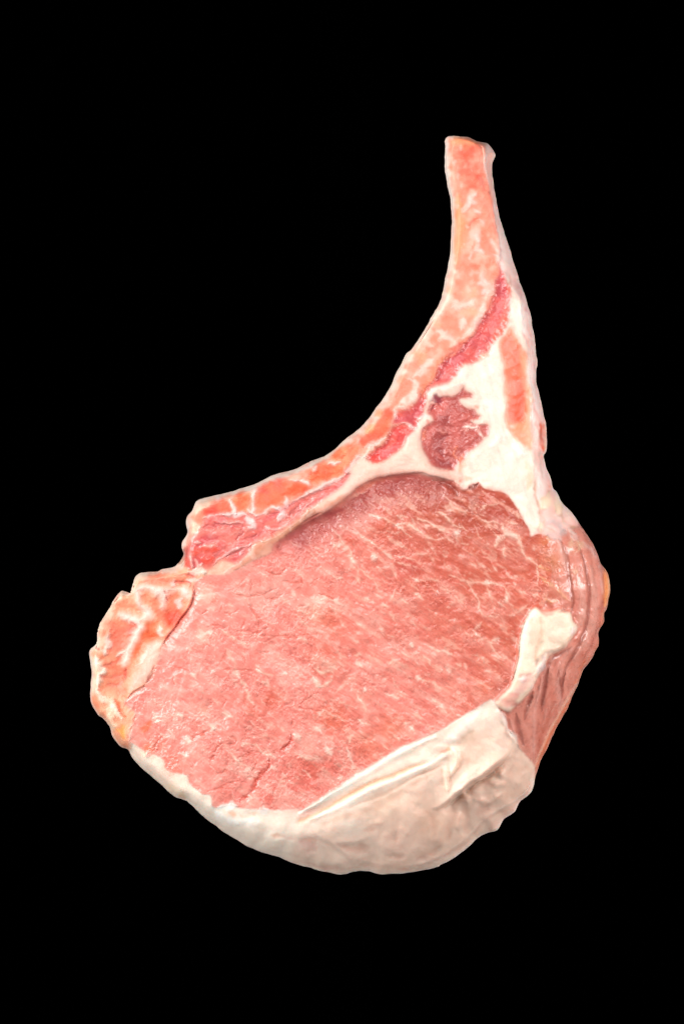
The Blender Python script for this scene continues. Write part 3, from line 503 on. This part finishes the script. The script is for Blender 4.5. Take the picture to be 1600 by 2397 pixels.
S('O', 12, (232, 204, 190), .7, 5, '1180 460 1230 490;1360 580 1360 680 1300 800 1200 880 1060 960 900 1060 760 1220 600 1340 420 1440 200 1490', soft=1.0)
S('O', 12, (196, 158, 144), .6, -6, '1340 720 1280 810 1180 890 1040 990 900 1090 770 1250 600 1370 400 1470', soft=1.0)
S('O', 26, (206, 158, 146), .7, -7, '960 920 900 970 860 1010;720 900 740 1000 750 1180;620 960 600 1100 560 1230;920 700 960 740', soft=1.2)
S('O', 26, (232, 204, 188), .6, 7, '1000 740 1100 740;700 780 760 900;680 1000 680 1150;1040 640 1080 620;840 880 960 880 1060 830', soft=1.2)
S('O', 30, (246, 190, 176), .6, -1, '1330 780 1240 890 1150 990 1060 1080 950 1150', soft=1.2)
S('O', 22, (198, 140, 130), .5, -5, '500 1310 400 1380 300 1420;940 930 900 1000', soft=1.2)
S('N', 16, (255, 206, 172), .85, -7, '1150 330 1000 380 860 450 700 500 560 570 430 640 300 720 200 770 0 860', soft=1.1, warp=2)
S('N', 14, (255, 190, 150), .7, -4, '620 560 500 620 380 690;1340 210 1390 205;0 855 60 845', soft=1.1)
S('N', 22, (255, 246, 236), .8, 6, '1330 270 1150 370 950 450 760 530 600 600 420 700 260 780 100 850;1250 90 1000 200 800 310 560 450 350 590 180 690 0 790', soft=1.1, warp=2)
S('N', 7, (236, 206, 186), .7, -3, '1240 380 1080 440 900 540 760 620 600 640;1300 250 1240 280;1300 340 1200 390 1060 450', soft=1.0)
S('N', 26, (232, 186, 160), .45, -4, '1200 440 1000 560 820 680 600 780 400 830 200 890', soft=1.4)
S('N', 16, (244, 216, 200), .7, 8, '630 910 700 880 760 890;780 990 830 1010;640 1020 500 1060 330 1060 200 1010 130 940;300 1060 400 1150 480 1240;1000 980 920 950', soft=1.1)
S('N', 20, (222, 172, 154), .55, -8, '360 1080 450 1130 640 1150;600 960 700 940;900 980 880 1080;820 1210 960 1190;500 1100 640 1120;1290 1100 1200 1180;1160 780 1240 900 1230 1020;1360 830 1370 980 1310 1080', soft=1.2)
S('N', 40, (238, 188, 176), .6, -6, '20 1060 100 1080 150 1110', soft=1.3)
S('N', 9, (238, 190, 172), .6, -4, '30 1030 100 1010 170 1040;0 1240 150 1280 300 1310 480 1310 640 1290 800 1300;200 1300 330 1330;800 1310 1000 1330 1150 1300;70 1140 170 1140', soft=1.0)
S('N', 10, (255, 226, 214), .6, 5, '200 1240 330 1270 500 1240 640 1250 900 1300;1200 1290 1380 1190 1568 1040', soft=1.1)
S('M', 14, (252, 200, 172), .8, -3, '640 870 660 890 780 880;540 850 600 880;1130 940 1210 930 1330 900;60 700 130 740;920 1060 1010 1080;1200 1110 1330 1120', soft=1.1)
S('M', 26, (255, 250, 244), .7, 4, '380 830 500 920 640 950 800 940;820 860 880 840;450 820 520 800 600 800', soft=1.2)
S('M', 10, (240, 206, 190), .6, -4, '900 1100 1000 1080 1170 1110;1290 990 1340 1080 1440 1160;1180 1130 1230 1100;1250 1220 1340 1220;1300 1350 1420 1370 1568 1390', soft=1.0)
S('G', 22, (255, 226, 196), .7, -2, '740 930 860 990 920 1040;560 640 540 660', soft=1.1)
# soft lumps on the fat
fatm = sstep(-eye_s / 12) * (PART == 3) * np.clip(SD / 20, 0, 1)
HT += fatm * (6 * fbm(60, 121) + 1.6 * fbm(24, 125)); tint(fatm * sstep((X - 600) / 350) * sstep(-(FD) / 40) * sstep(fbm(80, 129) + .9), (244, 204, 182), .5)  # the tan tint paints shade onto the cap's falling side
# ------------------------------------------------------------------ bone chunk at the left
S('F', 30, (255, 236, 210), .9, 0, '340 350 280 420 220 530 150 640 120 760 110 830 60 880 50 960 70 1080 75 1180 60 1290;430 330 460 220 530 185 640 175', soft=1.3)
for c_, spec in [((240, 92, 62), '660 460 760 330 880 330 950 400 960 460 880 560 830 640 770 660 690 600 650 520'), ((252, 142, 112), '480 330 600 330 680 400 680 470 620 500 520 420'),
                 ((250, 130, 106), '220 600 370 570 480 650 430 740 400 850 300 900 200 860 230 700'), ((255, 116, 72), '560 600 660 600 670 700 740 760 640 810 560 850 520 930 430 930 460 800 530 700'),
                 ((250, 122, 96), '160 1010 340 910 360 1000 390 1080 370 1250 330 1280 250 1270 110 1250 200 1080'), ((242, 112, 96), '520 240 640 180 800 190 960 170 1040 210 980 240 980 310 900 300 720 280 560 270'),
                 ((255, 166, 130), '280 440 380 400 460 440 560 520 420 540 300 520')]:
    fill('F:' + spec, c_, soft=12, alpha=.96, h=-11, hs=26, mott=((255, 160, 128), n_med, .9))
blob('F', 830, 560, 110, (214, 62, 44), .6, -8); blob('F', 640, 760, 70, (255, 96, 52), .6, -4); blob('F', 430, 690, 50, (246, 96, 90), .6); blob('F', 350, 1090, 60, (246, 92, 74), .6, -3)
fill('F:470 310 560 280 700 300 860 310 940 300 960 370 900 370 870 320 770 330 740 380 730 480 700 470 690 380 620 340 560 310 490 370 520 440 600 500 620 560 520 600 540 660 490 730 440 830 400 930 400 960 380 1000 350 990 370 900 430 760 480 650 400 600 320 560 330 530 420 540 500 580 560 530 480 440 460 370',
     (255, 228, 216), soft=9, alpha=.92, h=5, hs=14, grow=1.5)
fill('F:560 830 720 780 700 850 650 990 600 1110 450 1230 400 1250 450 1100 540 980', (255, 214, 196), soft=10, alpha=.9, h=5, hs=16, mott=((252, 190, 172), n_med, 1))
S('F', 16, (255, 226, 212), .8, 4, '690 650 700 740;230 680 210 780 200 880;160 880 210 890;380 860 330 900 280 920;560 840 540 930 480 1010', soft=.9)
S('F', 14, (206, 100, 90), .6, -6, '640 1010 620 1080 560 1150', soft=1.1)
S('F', 24, (255, 246, 228), .95, 6, '90 1230 150 1300 220 1360 290 1430 340 1500;100 920 120 1000 170 1050 150 1100 110 1220')
S('F', 20, (250, 210, 200), .8, 3, '780 240 820 280;880 420 870 480;940 230 1000 230 1080 200;820 440 900 400;960 150 1100 160')
S('F', 9, (222, 92, 80), .8, -4, '740 330 760 420;1000 200 960 170 830 190;980 300 960 250 800 250;380 1040 380 1140;420 600 480 660;100 830 140 870')
S('F', 14, (240, 126, 110), .6, -2, '150 1100 230 1130 330 1090;200 1180 290 1180 360 1140;180 1000 280 980 340 910', soft=1.1)
S('G', 34, (255, 176, 96), .9, -3, '330 380 350 440 360 500', soft=1.2)
S('G', 34, (255, 220, 190), .8, 4, '200 230 290 300;220 290 250 420', soft=1.3)
S('G', 16, (255, 106, 58), .9, -4, '260 150 320 210 370 310', soft=1.0)
S('G', 16, (255, 228, 206), .8, 4, '210 120 250 190 330 260', soft=1.0)
S('F', 26, (255, 226, 208), .85, 3, '900 60 860 110 760 140 700 160;1000 140 1100 150')
ledge('F', '560 1180 450 1250 380 1320', -6, 8)

PART[(PART == 0)] = 10
fm = blur(np.isin(PART, (3, 7, 8, 9, 11, 12)).astype(float) * (eye_s < -3), 3); inner = np.clip((SD - 5) / 8, 0, 1)
HT += fm * inner * (blur(HT, 14) - HT)
cb = np.dstack([blur(COL[..., k], 3) for k in range(3)]); COL += (fm * inner * .8)[..., None] * (cb - COL)
# skin and flesh melt into each other: soften the tendon's lower lip and all fine colour a little
bd = blur(np.abs(eye_s) < 12, 8) * inner * sstep((1330 - Y) / 60) * sstep((1080 - X) / 60)
bd = np.clip(bd * 1.3, 0, 1); HT += bd * (blur(HT, 26) - HT)
cb = np.dstack([blur(COL[..., k], 16) for k in range(3)]); COL += (bd * .8)[..., None] * (cb - COL)
cb = np.dstack([blur(COL[..., k], 2) for k in range(3)]); COL += .45 * (cb - COL)
cb = np.dstack([blur(COL[..., k], 7) for k in range(3)]); COL += (.6 * blur(np.isin(PART, (1, 4, 5, 8, 11, 13)).astype(float), 3))[..., None] * (cb - COL)
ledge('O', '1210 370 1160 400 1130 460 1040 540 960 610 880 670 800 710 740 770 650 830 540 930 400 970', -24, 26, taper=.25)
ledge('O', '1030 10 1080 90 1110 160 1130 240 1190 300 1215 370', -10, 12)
fill('O:1215 370 1250 400 1370 600 1375 720 1335 830 1050 1080 700 1330 400 1420 300 1200 400 970 540 930 650 830 740 770 800 710 880 670 1040 540 1130 460', (220, 186, 166), soft=16, alpha=.5)  # lower lobe: slightly tan fat, with its shade painted in too
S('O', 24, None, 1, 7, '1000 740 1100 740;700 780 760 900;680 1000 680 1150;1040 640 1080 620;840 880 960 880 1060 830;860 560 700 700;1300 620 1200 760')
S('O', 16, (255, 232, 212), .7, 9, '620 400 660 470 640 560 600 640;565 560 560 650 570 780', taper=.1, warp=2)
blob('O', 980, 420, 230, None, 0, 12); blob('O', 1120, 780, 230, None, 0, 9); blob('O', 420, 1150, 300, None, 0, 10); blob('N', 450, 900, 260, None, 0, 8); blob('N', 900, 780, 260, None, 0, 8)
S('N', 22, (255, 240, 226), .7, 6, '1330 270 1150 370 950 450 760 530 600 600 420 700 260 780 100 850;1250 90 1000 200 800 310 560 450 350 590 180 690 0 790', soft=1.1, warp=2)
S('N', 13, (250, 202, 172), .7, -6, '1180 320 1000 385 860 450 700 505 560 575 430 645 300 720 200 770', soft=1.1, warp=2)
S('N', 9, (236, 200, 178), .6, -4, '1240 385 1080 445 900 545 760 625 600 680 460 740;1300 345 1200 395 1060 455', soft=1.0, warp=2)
S('O', 9, (240, 212, 196), .7, 6, '1360 580 1360 680 1300 800 1200 880 1060 960 900 1060 760 1220 600 1340 420 1440 200 1490', soft=1.0, warp=2)
for c, x, y, rr, col, a in [('O', 790, 300, 90, (218, 178, 152), .5), ('N', 1180, 820, 260, (216, 176, 152), .45), ('N', 760, 720, 200, (240, 206, 182), .45), ('O', 900, 960, 160, (214, 176, 160), .35), ('N', 900, 1050, 220, (226, 184, 166), .35), ('M', 1250, 1170, 120, (246, 206, 192), .5)]:  # tan patches: partly fat colour, partly form shading painted in
    blob(c, x, y, rr, col, a)
fm2 = blur((PART == 3).astype(float) * (eye_s < -3), 3) * inner
HT += fm2 * (3.5 * fbm(75, 201, 2) + blur(HT, 9) - HT)
HT -= fm2 * 14 * sstep((X - 850) / 250) * sstep((1850 - Y + 900 - .6 * X) / -160 + .3) * np.exp(-((SD - 30) / 55) ** 2)
tint(sstep(1 - SD / 9) * (1 - .7 * (PART == 10)), (255, 234, 222), .7)  # pale rim: membrane colour plus bright edge light painted in
ten = (PART == 9) * sstep((800 - X) / 150) * sstep((X - 500) / 60)
tint(ten, (226, 150, 122), .6)
tint((PART == 9) * sstep((600 - X) / 80), (246, 160, 146), .6)
sf = ((PART == 7) | (PART == 9)) * sstep(fbm(12, 181, 3, *rot(75, 4)) * 2.2)
tint(sf, (250, 206, 190), .45)
# fine skin everywhere
HT += np.clip(SD / 10, 0, 1) * (0.25 * fbm(6, 141, 2))
HT = np.where(SD > 4, np.maximum(HT, 3), HT)

# ------------------------------------------------------------------ materials
def mat(name, rough, sss, bump, scale, coat=0.0, spec=0.5, ss=.0012):
    m = bpy.data.materials.new(name); m.use_nodes = True; nt = m.node_tree; b = nt.nodes['Principled BSDF']
    a = nt.nodes.new('ShaderNodeVertexColor'); a.layer_name = 'tissue'
    g = nt.nodes.new('ShaderNodeNewGeometry')
    n = nt.nodes.new('ShaderNodeTexNoise'); n.inputs['Scale'].default_value = scale; n.inputs['Detail'].default_value = 5; n.inputs['Roughness'].default_value = .6
    nt.links.new(g.outputs['Position'], n.inputs['Vector'])
    mr = nt.nodes.new('ShaderNodeMapRange'); mr.inputs[1].default_value = .3; mr.inputs[2].default_value = .7; mr.inputs[3].default_value = .94; mr.inputs[4].default_value = 1.04
    nt.links.new(n.outputs['Fac'], mr.inputs[0])
    mx = nt.nodes.new('ShaderNodeVectorMath'); mx.operation = 'SCALE'
    nt.links.new(a.outputs['Color'], mx.inputs[0]); nt.links.new(mr.outputs[0], mx.inputs['Scale']); nt.links.new(mx.outputs[0], b.inputs['Base Color'])
    n2 = nt.nodes.new('ShaderNodeTexNoise'); n2.inputs['Scale'].default_value = scale * 2.2; n2.inputs['Detail'].default_value = 4
    nt.links.new(g.outputs['Position'], n2.inputs['Vector'])
    bp = nt.nodes.new('ShaderNodeBump'); bp.inputs['Strength'].default_value = bump; bp.inputs['Distance'].default_value = .0006
    nt.links.new(n2.outputs['Fac'], bp.inputs['Height']); nt.links.new(bp.outputs[0], b.inputs['Normal'])
    r2 = nt.nodes.new('ShaderNodeMapRange'); r2.inputs[1].default_value = .3; r2.inputs[2].default_value = .7; r2.inputs[3].default_value = rough - .1; r2.inputs[4].default_value = rough + .12
    nt.links.new(n.outputs['Fac'], r2.inputs[0]); nt.links.new(r2.outputs[0], b.inputs['Roughness'])
    b.inputs['Specular IOR Level'].default_value = spec * .5
    b.inputs['Subsurface Weight'].default_value = sss; b.inputs['Subsurface Radius'].default_value = (1.0, .65, .55); b.inputs['Subsurface Scale'].default_value = ss
    b.inputs['Coat Weight'].default_value = coat; b.inputs['Coat Roughness'].default_value = .16
    return m
M = {'lean': mat('lean_meat', .30, .3, .05, 420, .22, .8), 'fat': mat('fat', .42, .45, .05, 260, .05, .6, .0014), 'bone': mat('bone', .45, .3, .12, 360, .05)}
MATOF = {1: 'bone', 2: 'lean', 3: 'fat', 4: 'bone', 5: 'lean', 6: 'lean', 7: 'fat', 8: 'lean', 9: 'fat', 10: 'lean', 11: 'fat', 12: 'fat', 13: 'lean'}

# ------------------------------------------------------------------ meshes: every tissue a closed body
gyy, gxx = np.gradient(HT, STEP)
N = np.dstack([-gxx, gyy, np.ones_like(HT)]); N /= np.linalg.norm(N, axis=2, keepdims=True)
sy, sx = np.gradient(SD, STEP); gl = np.hypot(sx, sy) + 1e-9
keepv = SD > -0.6 * STEP
kq = keepv[:-1, :-1] & keepv[1:, :-1] & keepv[:-1, 1:] & keepv[1:, 1:]
qp = PART[:-1, :-1].copy()
for _pass in range(3):
    seen = np.zeros(kq.shape, bool); KQ = kq.tolist(); QP = qp.tolist(); comps = {}
    for j0, i0 in zip(*np.nonzero(kq)):
        if seen[j0, i0]: continue
        pid = QP[j0][i0]; stack = [(j0, i0)]; seen[j0, i0] = True; cells = []; nb = {}
        while stack:
            j, i = stack.pop(); cells.append((j, i))
            for a, b in ((j - 1, i), (j + 1, i), (j, i - 1), (j, i + 1)):
                if 0 <= a < NY - 1 and 0 <= b < NX - 1 and KQ[a][b]:
                    if QP[a][b] != pid: nb[QP[a][b]] = nb.get(QP[a][b], 0) + 1
                    elif not seen[a, b]: seen[a, b] = True; stack.append((a, b))
        comps.setdefault(pid, []).append((len(cells), cells, nb))
    for pid, cs in comps.items():
        cs.sort(key=lambda c: -c[0])
        for k, (n, cells, nb) in enumerate(cs):
            if k and nb:
                to = max(nb, key=nb.get)
                for j, i in cells: qp[j, i] = to
            elif k:
                for j, i in cells: kq[j, i] = False
deg = np.zeros((NY, NX), int)
for a, b in ((0, 0), (1, 0), (0, 1), (1, 1)): deg[a:NY - 1 + a, b:NX - 1 + b] += kq
rim = (deg > 0) & (deg < 4)
PX = np.where(rim, X - sx / gl * SD, X); PY = np.where(rim, Y - sy / gl * SD, Y)
HZ = np.where(rim, 2.0, HT)
WXm = (PX - W0 / 2) * U; WYm = (H0 / 2 - PY) * U; WZ = HZ * U
lum = COL.mean(2, keepdims=True); satk = np.ones((NY, NX))
for ids, v in (((2,), 1.02), ((6, 10), 1.0), ((1, 4, 5, 8, 13), 1.06), ((3, 11, 12), 1.05)): satk[np.isin(PART, ids)] = v
satk = blur(satk, 4)[..., None]
pk = (blur(np.isin(PART, (1, 4, 8, 13, 5)).astype(float), 4) * .045)[..., None]; COL = COL * (1 - pk) + lin((255, 200, 196)) * pk
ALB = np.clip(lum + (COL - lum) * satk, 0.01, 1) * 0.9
fk = blur(np.isin(PART, (3, 7, 9, 11, 12)).astype(float), 3)[..., None]; lk = blur((PART == 2).astype(float), 3)[..., None]
ALB = np.clip(ALB * (1 + .06 * fk) * (1 - lk * (1 - np.array([.97, .93, .89]))), .01, .94)
root = bpy.data.objects.new('pork_chop', None); sc.collection.objects.link(root)
root.location = (0, 0, 0)
root['label'] = 'raw pork chop with marbled pink lean, white fat cap and long curved rib bone'
root['category'] = 'meat'
LABEL = {1: 'long peach rib bone with red marrow cells, tapering to the top', 2: 'large pale pink eye of lean meat marbled with fat', 3: 'thick creamy white fat cap folded along the lower edge',
         4: 'orange knobbly bone piece at the left end', 6: 'small dark red round muscle in the white fat', 8: 'orange-red meat strip beside the white fat', 11: 'loose flap of cream fat on the right edge',
         10: 'brownish pink ridged flank on the right side'}
def build(pid):
    q = kq & (qp == pid)
    jj, ii = np.nonzero(q)
    if len(jj) == 0: return
    v = lambda j, i: j * NX + i
    quads = np.stack([v(jj, ii), v(jj + 1, ii), v(jj + 1, ii + 1), v(jj, ii + 1)], 1)   # counter-clockwise from above
    used, inv = np.unique(quads, return_inverse=True); inv = inv.reshape(quads.shape); n = len(used)
    uj, ui = used // NX, used % NX
    top = np.stack([WXm[uj, ui], WYm[uj, ui], WZ[uj, ui]], 1); bot = top.copy(); bot[:, 2] = 0
    qpad = np.pad(q, 1)
    walls = []
    for (dj, di, a, b) in ((-1, 0, 3, 0), (1, 0, 1, 2), (0, -1, 0, 1), (0, 1, 2, 3)):
        e = ~qpad[1 + dj + jj, 1 + di + ii]
        walls.append(np.stack([inv[e, a], inv[e, a] + n, inv[e, b] + n, inv[e, b]], 1))
    walls = np.vstack(walls)
    faces = np.vstack([inv, inv[:, ::-1] + n, walls])
    me = bpy.data.meshes.new(PARTS[pid])
    co = np.vstack([top, bot]).astype(np.float32)
    me.vertices.add(len(co)); me.vertices.foreach_set('co', co.ravel())
    me.loops.add(faces.size); me.loops.foreach_set('vertex_index', faces.ravel().astype(np.int32))
    me.polygons.add(len(faces)); me.polygons.foreach_set('loop_start', (np.arange(len(faces)) * 4).astype(np.int32))
    me.update(calc_edges=True)
    ca = me.color_attributes.new('tissue', 'FLOAT_COLOR', 'POINT')
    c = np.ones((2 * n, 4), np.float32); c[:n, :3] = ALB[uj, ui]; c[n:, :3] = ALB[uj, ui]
    ca.data.foreach_set('color', c.ravel())
    nor = np.zeros((len(faces), 4, 3)); k = len(inv)
    nor[:k] = N[uj, ui][inv]; nor[k:2 * k] = (0, 0, -1)
    wv = co[walls]; wn = np.cross(wv[:, 1] - wv[:, 0], wv[:, 3] - wv[:, 0]); wn /= (np.linalg.norm(wn, axis=1, keepdims=True) + 1e-12)
    nor[2 * k:] = wn[:, None, :]
    me.normals_split_custom_set(nor.reshape(-1, 3).tolist())
    me.materials.append(M[MATOF[pid]])
    o = bpy.data.objects.new(PARTS[pid], me); sc.collection.objects.link(o); o.parent = root
    if pid in LABEL: o['label'] = LABEL[pid]
    print(PARTS[pid], n, len(faces))
for pid in PARTS: build(pid)

# ------------------------------------------------------------------ black surface it lies on
bm = bpy.data.materials.new('black_surface'); bm.use_nodes = True; b = bm.node_tree.nodes['Principled BSDF']
b.inputs['Base Color'].default_value = (0, 0, 0, 1); b.inputs['Specular IOR Level'].default_value = 0; b.inputs['Roughness'].default_value = 1
nz = bm.node_tree.nodes.new('ShaderNodeTexNoise'); nz.inputs['Scale'].default_value = 60
rp = bm.node_tree.nodes.new('ShaderNodeMapRange'); rp.inputs[3].default_value = 0.0; rp.inputs[4].default_value = 0.00005
bm.node_tree.links.new(nz.outputs['Fac'], rp.inputs[0]); bm.node_tree.links.new(rp.outputs[0], b.inputs['Base Color'])
me = bpy.data.meshes.new('backdrop'); s = 3.0
me.from_pydata([(-s, -s, -.0005), (s, -s, -.0005), (s, s, -.0005), (-s, s, -.0005)], [], [(0, 1, 2, 3)]); me.materials.append(bm)
o = bpy.data.objects.new('backdrop', me); o['kind'] = 'structure'; sc.collection.objects.link(o)
